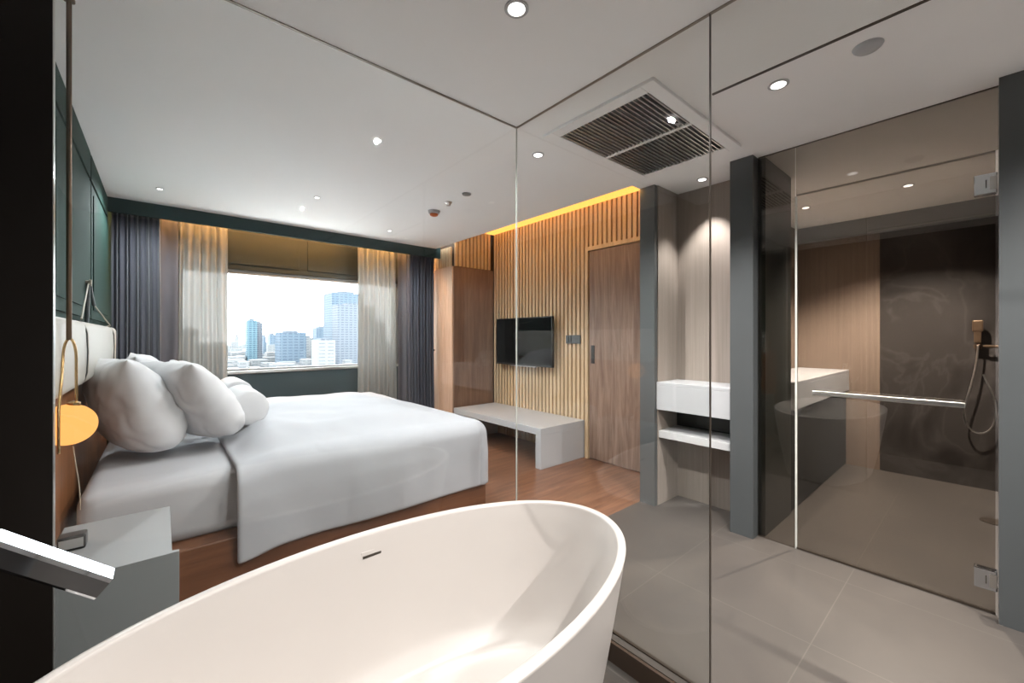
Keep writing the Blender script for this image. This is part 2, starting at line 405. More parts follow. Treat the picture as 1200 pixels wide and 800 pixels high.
# ------------------------------------------------------------------ sliding wood door
d = bpy.data.objects.new('door_1', None); COL.objects.link(d); d.location = (SX, 2.4, 0); ORG[d.name] = Vector(d.location); tag(d, kind='structure')
bm = box(SX-.035, SX-.004, 1.87, dy1-.015, .01, dz-.01)
obj('door_leaf', bm, 'door', d)
bm = box(SX-.05, SX, dy1, dy1+.04, 0, dz+.045); bx(bm, SX-.05, SX, 1.87, dy1, dz, dz+.045)
obj('door_frame', bm, 'slat', d)
bm = B(); rbox(bm, SX-.040, SX-.034, dy1-.085, dy1-.04, 1.06, 1.26, .002, 2); obj('flush_pull', bm, 'blk', d)

# ------------------------------------------------------------------ bathtub
def ell(a, b, z, cx=.565, cy=1.145, n=96, p=2.06):
    r = []
    for i in range(n):
        t = 2*math.pi*i/n; c, s_ = math.cos(t), math.sin(t)
        r.append((cx + a*math.copysign(abs(c)**(2/p), c), cy + b*math.copysign(abs(s_)**(2/p), s_), z))
    return r
RZ = .585; bz = -.0915
t = thing('bathtub', (.565, 1.145, bz), 'freestanding oval white stone bathtub in front of the glass wall', 'bathtub')
rings = []
for k in range(13):    # outside, foot to rim
    f = k/12; e = f**.8
    rings.append(ell(.74+.155*e, .345+.118*e, bz + f*(RZ-.012-bz)))
rings += [ell(.899,.4645,RZ-.005), ell(.896,.461,RZ-.001), ell(.890,.455,RZ), ell(.872,.437,RZ), ell(.868,.433,RZ-.003), ell(.866,.431,RZ-.010)]
for k in range(1, 15):  # inside, rim to bottom
    f = k/14; h = RZ-.01 - f*(.46)
    q = (1-f)**.62
    rings.append(ell(.60+.262*q, .255+.173*q, h))
for sc, dh in ((.97,-.012),(.9,-.022),(.75,-.027),(.5,-.03),(.2,-.031)):
    rings.append(ell(.60*sc, .255*sc, RZ-.47+dh))
bm = B(); ring_loft(bm, rings)
obj('basin', bm, 'tub', t, smooth=True, angle=60)
# overflow slot on the far inside wall
yo = 1.145+.405
M4 = Matrix.Translation((.62, 1.562, .505)) @ Matrix.Rotation(math.radians(-11), 4, 'X')
bm = B(); rbox(bm, -.042, .042, -.006, .006, -.021, .021, .003, 2); bmesh.ops.transform(bm, matrix=M4, verts=bm.verts)
ov = obj('overflow_plate', bm, 'tub', t)
bm = box(-.036, .036, -.008, -.005, -.004, .005); bmesh.ops.transform(bm, matrix=M4, verts=bm.verts)
obj('overflow_slot', bm, 'seam', ov)
bm = B(); disc(bm, (.62, 1.1, RZ-.503), [(.03,0),(.03,.008),(.024,.011)], 'z', 24); obj('drain', bm, 'chrome', t)

# floor-standing tub filler at the left end
t = thing('bath_tap', (-.40, 1.15, bz), 'angular chrome bath tap reaching in over the left end of the bathtub', 'tap')
def bar(pts, w, h, yc):   # flat rectangular bar following pts in the XZ plane
    bm = B(); rings = []
    pts = [Vector((p[0], 0, p[1])) for p in pts]
    for i, p in enumerate(pts):
        dd = (pts[min(i+1,len(pts)-1)]-pts[max(i-1,0)]).normalized(); nn = Vector((-dd.z, 0, dd.x))
        c = .006
        prof = [(-w+c,-h),(w-c,-h),(w,-h+c),(w,h-c),(w-c,h),(-w+c,h),(-w,h-c),(-w,-h+c)]
        rings.append([Vector((p.x, yc, p.z)) + Vector((0,a,0)) + nn*b for a, b in prof])
    return ring_loft(bm, rings)
obj('spout', bar([(-.415,.93),(-.40,.985),(-.365,1.022),(-.315,1.03),(-.27,1.012),(-.235,.985),(-.165,.925),(-.086,.858)], .030, .020, 1.15), 'chrome', t)
bm = B(); rbox(bm, -.438, -.392, 1.127, 1.173, bz+.01, .94, .006, 2); obj('riser', bm, 'chrome', t)
bm = B(); disc(bm, (-.415,1.15,bz), [(.06,0),(.06,.008),(.05,.014)], 'z', 28); obj('foot', bm, 'chrome', t)
bm = B(); tube(bm, [(-.415,1.13,.80),(-.415,1.06,.80)], .018, 14); tube(bm, [(-.415,1.07,.80),(-.46,1.06,.86)], .006, 8); obj('lever', bm, 'chrome', t)

# ------------------------------------------------------------------ vanities
def vanity(x0, x1, y0, y1, zt, zb, label, shelf=None, axis='x', group=None):
    t = thing('vanity_counter', ((x0+x1)/2, (y0+y1)/2, zb), label, 'counter', group)
    bm = box(x0, x1, y0, y1, zb, zt-.025)
    obj('apron', bm, 'white', t, bevel=.002)
    obj('countertop', box(x0, x1, y0, y1, zt-.024, zt), 'white', t, bevel=.002)
    return t
vanity(3.015, 3.348, 1.172, 1.735, .992, .772, 'thick white counter floating in the beige niche between two grey columns')
t = thing('niche_shelf', (3.19, 1.45, .555), 'thin speckled white shelf below the counter in the niche between grey columns', 'shelf')
obj('board', box(3.04, 3.348, 1.172, 1.735, .545, .600), 'quartz', t, bevel=.002)
obj('back_panel', box(3.335, 3.348, 1.172, 1.735, .602, .770), 'char', t)
vanity(3.015, 3.418, -1.49, -.275, .985, .70, 'white counter in the wall niche beside the camera, seen only as a reflection')
vanity(3.67, 5.545, .965, 1.418, 1.005, .79, 'white counter along the left side of the shower room behind smoked glass')
tag(obj('base_cabinet', box(3.67, 5.545, .99, 1.418, .01, .788), 'dark'), 'black base cabinet under the white counter behind smoked glass', 'cabinet')
for i, (y, z) in enumerate(((-.55, .99), (-.72, .99), (-.635, 1.083))):
    bm = B(); disc(bm, (3.08, y, z+.045), [(.02,0),(.045,.006),(.05,.02),(.05,.24),(.045,.254),(.02,.26)], 'x', 24)
    tag(obj('rolled_towel', bm, 'towel', smooth=True), 'rolled white towel on the counter in the niche beside the camera', 'towel', 'rolled towels on the counter')

# hand shower on the far wall
t = thing('hand_shower', (5.53, .06, .62), 'bronze hand shower with looping hose hanging on the far shower wall', 'shower')
bm = B(); rbox(bm, 5.44, 5.475, .04, .085, 1.30, 1.44, .006, 2); rbox(bm, 5.435, 5.48, .03, .095, 1.40, 1.50, .008, 2); obj('spray_head', bm, 'bronze', t)
bm = B(); disc(bm, (5.49, .06, 1.27), [(.03,0),(.03,.06)], 'x', 18); tube(bm, [(5.50,.06,1.27),(5.455,.06,1.29)], .012, 10); tube(bm, [(5.47,.03,1.27),(5.47,-.09,1.27)], .012, 10); obj('bracket', bm, 'bronze', t)
pts = bez((5.455,.06,1.28),(5.45,.07,.95),(5.45,.16,.75),(5.46,.14,.62)) + bez((5.46,.14,.62),(5.46,.11,.46),(5.47,-.02,.46),(5.49,-.04,.66))[1:] + bez((5.49,-.04,.66),(5.51,-.05,.85),(5.53,.0,.9),(5.545,.03,1.02))[1:]
bm = B(); tube(bm, pts, .007, 8); obj('hose', bm, 'steel', t, smooth=True)
bm = B(); disc(bm, (4.62, -.03, 0), [(.075,0),(.075,.004),(.06,.006)], 'z', 28)
tag(obj('floor_drain', bm, 'seam'), 'round dark drain in the shower floor', 'drain')

# ------------------------------------------------------------------ bench, television, wardrobe
t = thing('bench', (3.28, 3.8, 0), 'long white waterfall bench under the television by the slatted wall', 'bench')
obj('bench_top', box(2.93, 3.62, 2.965, 4.60, .345, .418), 'white', t, bevel=.003)
obj('bench_leg', box(2.93, 3.62, 2.965, 3.045, 0, .345), 'white', t, bevel=.003)
obj('bench_leg', box(2.93, 3.62, 4.53, 4.60, 0, .345), 'white', t, bevel=.003)
t = thing('television', (3.6, 3.9, 1.25), 'flat black television mounted on the slatted wall above the bench', 'television')
bm = B(); rbox(bm, 3.52, 3.56, 3.375, 4.435, .985, 1.603, .006, 2); obj('casing', bm, 'blk', t)
obj('screen', box(3.518, 3.521, 3.387, 4.423, 1.01, 1.592), 'screen', t)
bm = B(); rbox(bm, 3.522, 3.545, 3.66, 4.14, .972, .987, .003, 2); obj('lower_bar', bm, 'steel', t)
obj('wall_bracket', box(3.56, 3.622, 3.75, 4.05, 1.15, 1.45), 'blk', t)
for i, (a, b, z) in enumerate(((3.03, 3.10, 1.302), (3.105, 3.215, 1.285))):
    pass
t = thing('wall_switch', (3.62, 3.12, 1.29), 'black switch and thermostat plate on the slatted wall between television and door', 'switch')
bm = B(); rbox(bm, 3.608, 3.625, 3.02, 3.235, 1.275, 1.375, .004, 2); obj('plate', bm, 'blk', t)
bm = box(3.6065, 3.608, 3.035, 3.12, 1.29, 1.36); obj('display', bm, 'char', t)
bm = B()
for y in (3.145, 3.185): rbox(bm, 3.604, 3.609, y, y+.03, 1.29, 1.36, .002, 1)
obj('rocker', bm, 'strap', t)

t = thing('wardrobe', (3.29, 5.1, 0), 'tall two-door wooden wardrobe standing beside the window curtain', 'wardrobe')
obj('carcass', box(2.955, 3.622, 4.640, 5.585, .0, 2.30), 'side', t, bevel=.002)
for i, (a, b) in enumerate(((4.642, 5.110), (5.114, 5.583))):
    dd = obj('door', box(2.93, 2.953, a, b, .03, 2.298), 'ward', t, bevel=.002)
    ky = 5.085 if i == 0 else 5.140
    bm = B(); disc(bm, (2.93, ky, 1.17), [(.006,0),(.006,-.012),(.014,-.014),(.014,-.026),(.010,-.029)], 'x', 16); obj('knob', bm, 'blk', dd)

# ------------------------------------------------------------------ bed
t = thing('bed', (.8, 3.55, 0), 'king size bed with white sheet and duvet on a brown wooden base', 'bed')
bm = B(); rbox(bm, -.30, 1.89, 2.51, 4.62, .0, .33, .008, 2); obj('bed_base', bm, 'bedw', t)
bm = B(); rbox(bm, -.29, 1.82, 2.60, 4.57, .32, .655, .075, 6)
obj('mattress', bm, 'sheet', t, smooth=True, angle=80)
# duvet: a grid that lies on the mattress and drops over three sides
def duvet():
    bm = B(); X0, X1, Y0, Y1 = .29, 1.80, 2.57, 4.60
    nx, ny = 90, 130; dropx = .54; dropy = .54
    def side(a, R=.10):     # a = cloth length past the edge -> (outward, down)
        if a <= 0: return 0, 0
        q = R*math.pi/2
        if a < q: return R*math.sin(a/R), R*(1-math.cos(a/R))
        return R, R + (a-q)
    G = []
    for i in range(nx+1):
        s_ = X0 + (X1+dropx-X0)*i/nx
        row = []
        for j in range(ny+1):
            v = (Y0-dropy) + (Y1-Y0+2*dropy)*j/ny
            ax = max(0, s_-X1); ay = max(0, Y0-v, v-Y1)
            ox, dx = side(ax); oy, dy = side(ay)
            x = min(s_, X1) + ox; y = (Y0-oy) if v < Y0 else (Y1+oy if v > Y1 else v)
            dz = max(dx, dy)
            if ax > 0 and ay > 0:
                th = math.atan2(ay, ax); rr = max(ax, ay); o_, dz = side(rr); o_ *= 1+.25*math.sin(2*th)*min(1, rr/.3)
                x = X1 + o_*math.cos(th); y = (Y0 - o_*math.sin(th)) if v < Y0 else (Y1 + o_*math.sin(th))
            cx = min(1, max(0, (min(s_,X1)-X0)/.22)); ex = min(1, max(0, (X1-min(s_,X1))/.35)); ey = min(1, max(0, (min(max(v,Y0),Y1)-Y0)/.35)); ez = min(1, max(0, (Y1-min(max(v,Y0),Y1))/.35))
            sm = lambda u: u*u*(3-2*u)
            puff = .07*sm(cx)*sm(ex)*sm(ey)*sm(ez) + .035*sm(cx)
            z = .69 + puff - dz
            n1 = noise.noise(Vector((x*2.2, y*2.2, z*1.5+3)))
            n2 = noise.noise(Vector((x*6, y*5, z*3+9)))
            if ax > 0 or ay > 0:
                f = min(1, max(ax, ay)/.25)
                w_ = .016*n1 + .007*n2 + .010*math.sin(s_*7+1.5*n1)*f
                if ax > 0 and ay > 0: pass
                elif ay >= ax: y += (-w_ if v < Y0 else w_) - (.02*f if v < Y0 else 0)
                else: x += w_*.6
            z += (.018*n1+.008*n2) * (1 if ax == 0 and ay == 0 else .3)
            row.append(bm.verts.new((x, y, z)))
        G.append(row)
    for i in range(nx):
        for j in range(ny):
            bm.faces.new((G[i][j], G[i+1][j], G[i+1][j+1], G[i][j+1]))
    return bm
o = obj('duvet', duvet(), 'linen', t, smooth=True, angle=180)
sd = o.modifiers.new('thick', 'SOLIDIFY'); sd.thickness = .035; sd.offset = -1
s2 = o.modifiers.new('sub', 'SUBSURF'); s2.levels = 1; s2.render_levels = 1

# headboard: walnut panel, brass rail, leather roll cushion, cord loops
t = thing('headboard', (-.33, 3.2, 0), 'walnut headboard with a long cream leather cushion hung on cords from a wall peg', 'headboard')
obj('wood_panel', box(-.36, -.335, 1.93, 4.62, 0, 1.17), 'headw', t, bevel=.003)
bm = B(); rbox(bm, -.358, -.275, 2.02, 4.60, 1.120, 1.428, .036, 6)
for v in bm.verts:
    n_ = noise.noise(v.co*3); v.co.x += .006*n_; v.co.z += .004*n_
obj('cushion', bm, 'cream', t, smooth=True, angle=80)
bm = B(); tube(bm, [(-.315,1.99,1.275),(-.315,4.68,1.275)], .012, 12); disc(bm, (-.315,4.68,1.275), [(.019,0),(.019,.012)], 'y', 16); disc(bm, (-.315,1.98,1.275), [(.019,0),(.019,.012)], 'y', 16); obj('rail', bm, 'brass', t)
for yy in (2.80, 4.25):
    pts = [(-.36,yy,1.40),(-.345,yy,1.430),(-.32,yy,1.434),(-.295,yy,1.427),(-.278,yy,1.405),(-.270,yy,1.37),(-.267,yy,1.28),(-.270,yy,1.18),(-.278,yy,1.145),(-.295,yy,1.122),(-.32,yy,1.114)]
    bm = B(); tube(bm, pts, .0028, 8); obj('cord_loop', bm, 'strap', t)
    bm = B(); tube(bm, [(p[0],p[1]+.022,p[2]) for p in pts], .0028, 8); obj('cord_loop', bm, 'cord', t)
bm = B(); disc(bm, (-.349, 3.50, 1.675), [(.014,0),(.014,.02),(.02,.022),(.02,.032)], 'x', 16); obj('wall_peg', bm, 'cord', t)
bm = B(); tube(bm, [(-.325,3.50,1.67),(-.325,3.56,1.62),(-.322,3.66,1.55)], .009, 8); tube(bm, [(-.33,3.49,1.67),(-.335,3.46,1.42)], .010, 8); obj('strap', bm, 'strap', t)
bm = B(); tube(bm, [(-.322,3.65,1.555),(-.29,4.26,1.437)], .004, 8); tube(bm, [(-.29,4.26,1.437),(-.345,4.16,1.41)], .0045, 8); tube(bm, [(-.33,3.49,1.67),(-.29,2.82,1.437)], .004, 8); obj('cord', bm, 'cord', t)

# pillows
def pillow_mesh(L, H, T, seed):
    bm = B(); nu, nv = 36, 28; F = {}
    for side in (1, -1):
        for i in range(nu+1):
            for j in range(nv+1):
                a = -1+2*i/nu; b = -1+2*j/nv
                edge = i in (0, nu) or j in (0, nv)
                if side == -1 and edge: F[(-1,i,j)] = F[(1,i,j)]; continue
                ex = 1 - .07*(1-abs(b)**2.0)*0 - .05*(math.cos(b*math.pi/2))*0
                pin = .07
                y = a*L/2*(1 - pin*(1-b*b)*abs(a)**3 * -0 - pin*(1-b*b)*0) 
                y = a*L/2*(1 - .06*(1-b*b)*(abs(a)**4)); z = b*H/2*(1 - .08*(1-a*a)*(abs(b)**4))
                th = T/2*((1-abs(a)**2.6)**.55)*((1-abs(b)**2.6)**.55)
                n1 = noise.noise(Vector((a*1.7+seed, b*1.7, side*2.0))); n2 = noise.noise(Vector((a*5+seed, b*4, side*5.0)))
                rid = abs(noise.noise(Vector((a*2.2+seed*2, b*2.2+seed, side*3.0+7))))
                th *= 1 + .08*n1 + .05*n2; th -= .02*T*0
                th -= .10*T*max(0, .18-rid)/.18*.35 if not edge else 0
                th *= 1 + .13*math.sin(a*19+4*n1+seed)*abs(b)**5 + .13*math.sin(b*17+4*n1)*abs(a)**5
                th = max(th, 0 if edge else .002)
                sag = max(0, -b); y *= 1-.22*sag**3*abs(a)**3; z *= 1-.16*abs(a)**4*sag; th *= 1-.20*b
                y += .008*n1; z += .010*n2
                F[(side,i,j)] = bm.verts.new((side*th, y, z + (.02*n1 if edge else 0)))
    for side in (1, -1):
        for i in range(nu):
            for j in range(nv):
                q = [F[(side,i,j)],F[(side,i+1,j)],F[(side,i+1,j+1)],F[(side,i,j+1)]]
                try: bm.faces.new(q if side == 1 else q[::-1])
                except ValueError: pass
    return bm
def pillow(x, y, z, tilt, seed, label, rz=0, L=.70, H=.52, T=.30, twist=0):
    bm = pillow_mesh(L, H, T, seed)
    o = obj('pillow', bm, 'pillow', smooth=True, angle=180)
    s_ = o.modifiers.new('sub', 'SUBSURF'); s_.levels = 1; s_.render_levels = 1
    o.location = (x, y, z); o.rotation_euler = (twist, math.radians(tilt), math.radians(rz))
    return tag(o, label, 'pillow', 'white pillows propped against the headboard')
pillow(-.125, 3.22, .965, -24, 1.3, 'plump white pillow nearest the glowing globe lamp, leaning on the headboard', rz=19, L=.66, H=.60, T=.33)
pillow(.15, 3.19, .972, -34, 4.1, 'white pillow with creased top edge, in front of the one nearest the globe lamp', rz=24, L=.60, H=.57, T=.28)
pillow(-.06, 4.02, .96, -20, 7.7, 'white pillow farther along the headboard, partly hidden by the nearest pillow', rz=4, L=.70, H=.58, T=.34)
pillow(.20, 4.0, .94, -30, 9.2, 'white pillow hidden on the window side of the bed behind the creased pillow', rz=4, L=.62, H=.54, T=.27)
def roll(x, y, L, r, z, label):
    prof = [(.004,.004),(r*.5,.0015),(r*.86,.002),(r*.96,.008),(r,.02),(r*1.01,L*.5),(r,L-.02),(r*.9,L-.004),(r*.5,L),(.004,L)]
    bm = B(); disc(bm, (x, y, z), prof, 'y', 40)
    for v in bm.verts:
        n_ = noise.noise(v.co*6); v.co.x += .006*n_; v.co.z += .006*n_
    return tag(obj('bolster', bm, 'pillow', smooth=True, angle=70), label, 'bolster', 'white rolled bolsters on the bed')
roll(.44, 3.17, .48, .116, .880, 'white rolled bolster nearer the camera, beside the creased pillow')
roll(.47, 4.0, .46, .116, .880, 'white rolled bolster nearer the window, just behind the other')

# ------------------------------------------------------------------ nightstand and things by it
t = thing('nightstand', (-.15, 2.2, 0), 'pale grey box nightstand beside the bed, right behind the glass', 'nightstand')
obj('side_panel', box(-.305, .05, 1.935, 1.955, .0, .566), 'greyl', t, bevel=.0015)
obj('top', box(-.305, .030, 1.957, 2.49, .535, .562), 'greyl', t, bevel=.0015)
obj('side_panel', box(-.305, .030, 2.47, 2.49, .0, .534), 'greyl', t, bevel=.0015)
obj('back_panel', box(-.305, -.290, 1.957, 2.468, .0, .534), 'greyl', t)
dr = obj('drawer', box(.008, .028, 1.96, 2.466, .27, .53), 'greyl', t, bevel=.0015)
obj('shelf', box(-.289, .02, 1.957, 2.468, .06, .08), 'greyl', t)
t = thing('desk_clock', (-.24, 2.22, .562), 'small dark clock on the pale grey nightstand beside the headboard', 'clock')
bm = B(); rbox(bm, -.29, -.215, 2.20, 2.26, .5625, .615, .006, 2); obj('casing', bm, 'blk', t)
obj('face', box(-.284, -.221, 2.1975, 2.2, .572, .606), 'steel', t)
# far side cabinet, mostly behind sheer and pillows
t = thing('side_cabinet', (.22, 4.86, 0), 'brown wooden cabinet between the far side of the bed and the curtain', 'cabinet')
obj('body', box(-.05, .50, 4.75, 4.93, 0, .90), 'headw', t, bevel=.003)
obj('top', box(-.06, .51, 4.74, 4.94, .90, .922), 'headw', t, bevel=.003)

# pendant lamp over the nightstand
lx, ly, lz = -.255, 2.16, 1.035
t = thing('pendant_lamp', (lx, ly, lz), 'glowing round globe lamp hanging on a bronze rod over the nightstand', 'lamp')
bm = B(); tube(bm, [(lx+.002, ly, 1.34), (lx+.002, ly, CZ)], .0075, 12); disc(bm, (lx+.002, ly, CZ-.008), [(.016,0),(.016,.008)], 'z', 24); obj('rod', bm, 'bronze', t, smooth=True)
arch = [(lx-.0125, ly-.085, .95), (lx-.0125, ly-.085, 1.10), (lx-.0125, ly-.03, 1.2)] + [(lx+.0035-.0165*math.cos(a), ly, 1.27+.075*math.sin(a)) for a in [math.pi*i/12 for i in range(13)]] + [(lx+.020, ly, 1.24), (lx+.020, ly, 1.105)]
bm = B(); tube(bm, arch, .0042, 10); obj('arch', bm, 'brass', t, smooth=True)
bm = B(); disc(bm, (lx+.014, ly, 1.105), [(.018,-.006),(.018,.008),(.006,.014)], 'z', 20); obj('cap', bm, 'brass', t)
R_ = .077
bm = B(); disc(bm, (lx, ly, lz), [(max(.001,R_*math.sin(math.pi*i/24)), -R_*.95*math.cos(math.pi*i/24)) for i in range(25)], 'z', 40); obj('globe', bm, 'globe', t, smooth=True, angle=180)
bm = B(); tube(bm, bez((lx+.012,ly,.955),(lx+.02,ly,.86),(lx+.03,ly,.83),(lx+.03,ly,.72)), .002, 6); obj('cord', bm, 'cord', t)

# ------------------------------------------------------------------ curtains
def curtain(x0, x1, y, z0, z1, pitch, amp, seed, taper=0):
    bm = B(); n = max(40, int((x1-x0)/pitch*14)); rows = 10; G = []
    for k in range(rows+1):
        z = z1 + (z0-z1)*k/rows; r = []
        for i in range(n+1):
            f = i/n; x = x0+(x1-x0)*f
            n1 = noise.noise(Vector((x*3+seed, z*.35, 0)))
            ph = 2*math.pi*((x-x0)/pitch + .55*n1)
            a = amp*(.55+.45*min(1, k/2.0))
            r.append(bm.verts.new((x + .006*math.sin(ph*.5), y + a*math.sin(ph) + .012*n1, z)))
        G.append(r)
    for k in range(rows):
        for i in range(n): bm.faces.new((G[k][i], G[k][i+1], G[k+1][i+1], G[k+1][i]))
    return bm
tag(obj('drape', curtain(-.335, .0, 5.07, .02, 2.70, .036, .022, 1), 'drape', smooth=True, angle=180), 'slate grey pleated drape against the green wall, left of the window', 'curtain')
tag(obj('drape', curtain(2.50, 2.90, 5.07, .02, 2.70, .045, .026, 5), 'drape', smooth=True, angle=180), 'slate grey pleated drape between window and wardrobe', 'curtain')
tag(obj('drape', curtain(.0, .125, 5.24, .02, 2.66, .13, .016, 3), 'drape2', smooth=True, angle=180), 'narrow flat grey curtain between left drape and left sheer', 'curtain')
tag(obj('drape', curtain(2.44, 2.56, 5.24, .02, 2.66, .12, .02, 8), 'drape2', smooth=True, angle=180), 'narrow flat grey curtain between right sheer and right drape', 'curtain')
tag(obj('sheer_curtain', curtain(.10, .535, 5.30, .02, 2.66, .07, .028, 11), 'sheer', smooth=True, angle=180), 'ivory sheer curtain at the left end of the window', 'curtain')
tag(obj('sheer_curtain', curtain(1.92, 2.45, 5.30, .02, 2.66, .07, .028, 17), 'sheer', smooth=True, angle=180), 'ivory sheer curtain at the right end of the window', 'curtain')
for a, b, yy in ((-.345, 2.94, 5.07), (-.345, 2.94, 5.27)):
    tag(obj('curtain_track', box(a, b, yy-.012, yy+.012, 2.70, 2.719), 'chan'), 'pale curtain track fixed above the curtains behind the valance', 'rail', 'curtain tracks')

# ------------------------------------------------------------------ ceiling fittings
def downlight(x, y, r, label, power, size=85, lens='lamp', col=(1,.96,.93), z=CZ):
    t = thing('downlight', (x, y, z), label, 'downlight', 'recessed ceiling downlights')
    bm = B(); disc(bm, (x, y, z), [(r*.72,-.001),(r*.74,-.005),(r,-.004),(r,0)], 'z', 28)
    obj('ring', bm, 'white', t, smooth=True)
    bm = B(); disc(bm, (x, y, z), [(r*.62,-.007),(r*.70,-.006),(r*.70,-.0045)], 'z', 24)
    obj('lens', bm, lens, t)
    if power:
        L = bpy.data.lights.new('spot', 'SPOT'); L.energy = power; L.color = col; L.spot_size = math.radians(size); L.spot_blend = .6; L.shadow_soft_size = .012
        o = bpy.data.objects.new('bulb', L); COL.objects.link(o); o.parent = t; o.location = (0, 0, -.02)
    return t
K = 1.0
downlight(1.0, 1.14, .045, 'lit round downlight in the ceiling above the bathtub', 32*K, 150, col=(1,.96,.92))
downlight(1.91, 1.96, .040, 'lit downlight beside the air vent, toward the bedroom', 80*K, 140)
downlight(2.26, .66, .045, 'chrome-ringed downlight in front of the smoked glass', 60*K, 120)
downlight(3.17, 1.44, .040, 'downlight over the niche counter between the grey columns', 40*K, 75)
downlight(1.0, -.6, .045, 'unseen downlight added as fill light in the bathroom ceiling behind the camera', 110*K, 160, col=(1,.96,.92))  # added out of view to fill the bathroom with light
downlight(2.3, -1.1, .045, 'unseen downlight added as fill light in the passage ceiling behind the camera', 140*K, 150)  # another added lamp out of view, lifts the passage and ceilings
downlight(4.6, 1.12, .040, 'downlight over the counter in the shower room', 90*K, 100, col=(1,.93,.86))
downlight(4.55, .42, .040, 'downlight in the middle of the shower room ceiling', 330*K, 124, col=(1,.95,.90))
for x, y, lab in ((-.01, 4.43, 'small downlight by the left drape'), (1.02, 2.46, 'small downlight in the bedroom ceiling nearest the glass wall'), (1.98, 4.46, 'small downlight in the bedroom ceiling near the window valance'), (1.03, 3.81, 'small downlight in the bedroom ceiling above the middle of the bed')):
    downlight(x, y, .026, lab, (14 if x == 1.03 else 38)*K, 160, col=(.91,.97,1))
def ceiling_disc(name, x, y, prof, m, label, cat, child=None):
    t = thing(name, (x, y, CZ), label, cat)
    bm = B(); disc(bm, (x, y, CZ), prof, 'z', 28); obj('body', bm, m, t, smooth=True)
    if child:
        bm = B(); disc(bm, (x, y, CZ), child[1], 'z', 24); obj(child[0], bm, child[2], t, smooth=True)
ceiling_disc('smoke_detector', 2.0, 3.49, [(.03,-.03),(.05,-.028),(.058,0)], 'white', 'round alarm with an orange cap on the bedroom ceiling', 'alarm', ('cap', [(.02,-.052),(.036,-.045),(.040,-.0305)], 'orange'))
ceiling_disc('sprinkler', 1.97, 3.18, [(.008,-.035),(.018,-.032),(.018,-.02),(.032,-.008),(.034,0)], 'steel', 'small metal sprinkler head beside the orange-capped alarm', 'sprinkler')
ceiling_disc('ceiling_sensor', 1.97, 2.89, [(.02,-.014),(.036,-.01),(.04,0)], 'greyl', 'small flat pale sensor next to the sprinkler on the bedroom ceiling', 'sensor')
ceiling_disc('smoke_detector', 2.25, .33, [(.02,-.016),(.040,-.015),(.048,-.008),(.052,0)], 'white', 'round white smoke detector on the passage ceiling near the smoked glass', 'alarm')
# air vent
t = thing('air_vent', (2.27, 1.38, CZ), 'large white ceiling air vent with two dark slatted grilles', 'vent')
vx0, vx1, vy0, vy1 = 1.745, 2.79, 1.02, 1.745
bm = box(vx0, vx1, vy0, vy0+.07, CZ-.018, CZ); bx(bm, vx0, vx1, vy1-.07, vy1, CZ-.018, CZ)
bx(bm, vx0, vx0+.075, vy0+.07, vy1-.07, CZ-.018, CZ); bx(bm, vx1-.065, vx1, vy0+.07, vy1-.07, CZ-.018, CZ)
bx(bm, 2.262, 2.284, vy0+.07, vy1-.07, CZ-.018, CZ-.004)
obj('frame', bm, 'ceil', t, bevel=.003)
obj('backing', box(vx0+.075, vx1-.065, vy0+.07, vy1-.07, CZ-.004, CZ-.001), 'dark', t)
for a, b in ((vx0+.077, 2.261), (2.285, vx1-.067)):
    bm = B(); y = vy0+.078
    while y < vy1-.075:
        bx(bm, a, b, y, y+.0065, CZ-.016, CZ-.006); y += .0265
    obj('grille', bm, 'steel', t)
bm = B(); rbox(bm, 2.20, 2.225, 1.125, 1.15, CZ-.020, CZ-.0165, .001, 1); obj('latch', bm, 'white', t)

# ------------------------------------------------------------------ city outside
CAMZ = 1.35; F = 479.0
def ray(u): l = (u-600)/F; return (.651+.759*l, .759-.651*l)
pal = {'teal': facade('teal_glass_facade', rgb(82,104,114), rgb(42,72,88), 6, 4),
       'blue': facade('blue_grey_facade', rgb(82,96,108), rgb(66,80,96), 9, 5),
       'pale': facade('pale_facade', rgb(92,98,106), rgb(72,80,92), 7, 4),
       'white': facade('white_facade', rgb(110,112,114), rgb(88,94,100), 12, 5)}
GZ = -60.0
struct('bounce_slab', box(-30, 40, 7.0, 52, -2.9, -2.5), plain('white_bounce_slab', rgb(232,232,230), .8, var=.04, vscale=.5))  # unseen white slab added below the window to bounce daylight onto the ceiling
struct('ground', box(-1500, 3500, 60, 6000, GZ-1, GZ), plain('city_ground', rgb(150,158,158), .9, var=.25, vscale=.02))
FOOT = []
def building(u0, u1, vtop, dist, m, label, depth=40, extra=None):
    a, b = ray(u0), ray(u1); x0 = dist*a[0]/a[1]; x1 = dist*b[0]/b[1]; t_ = dist/((a[1]+b[1])/2)
    zt = CAMZ + (395-vtop)*t_/F
    t = thing('building', ((x0+x1)/2, dist+depth/2, GZ), label, 'building')
    bm = box(x0, x1, dist, dist+depth, GZ, zt); obj('walls', bm, pal[m], t)
    w_ = (x1-x0); FOOT.append((x0, x1, dist, dist+depth))
    bm = box(x0+w_*.25, x1-w_*.3, dist+4, dist+depth-4, zt, zt+2.2*t_/F); obj('roof_plant', bm, pal['pale'], t)
    if extra: extra(t, x0, x1, dist, zt, t_)
    return t
def mast(t, x0, x1, d_, zt, t_):
    bm = B(); xm = x0+(x1-x0)*.35; tube(bm, [(xm, d_+8, zt), (xm, d_+8, zt+9*t_/F)], .5*t_/F*.6, 6); tube(bm, [(xm-3*t_/F, d_+8, zt+6.5*t_/F), (xm+2*t_/F, d_+8, zt+7.2*t_/F)], .4*t_/F*.5, 6)
    obj('crane', bm, pal['blue'], t)
building(290, 301.5, 375.5, 900, 'teal', 'slim teal glass tower left of centre in the window view', 25)
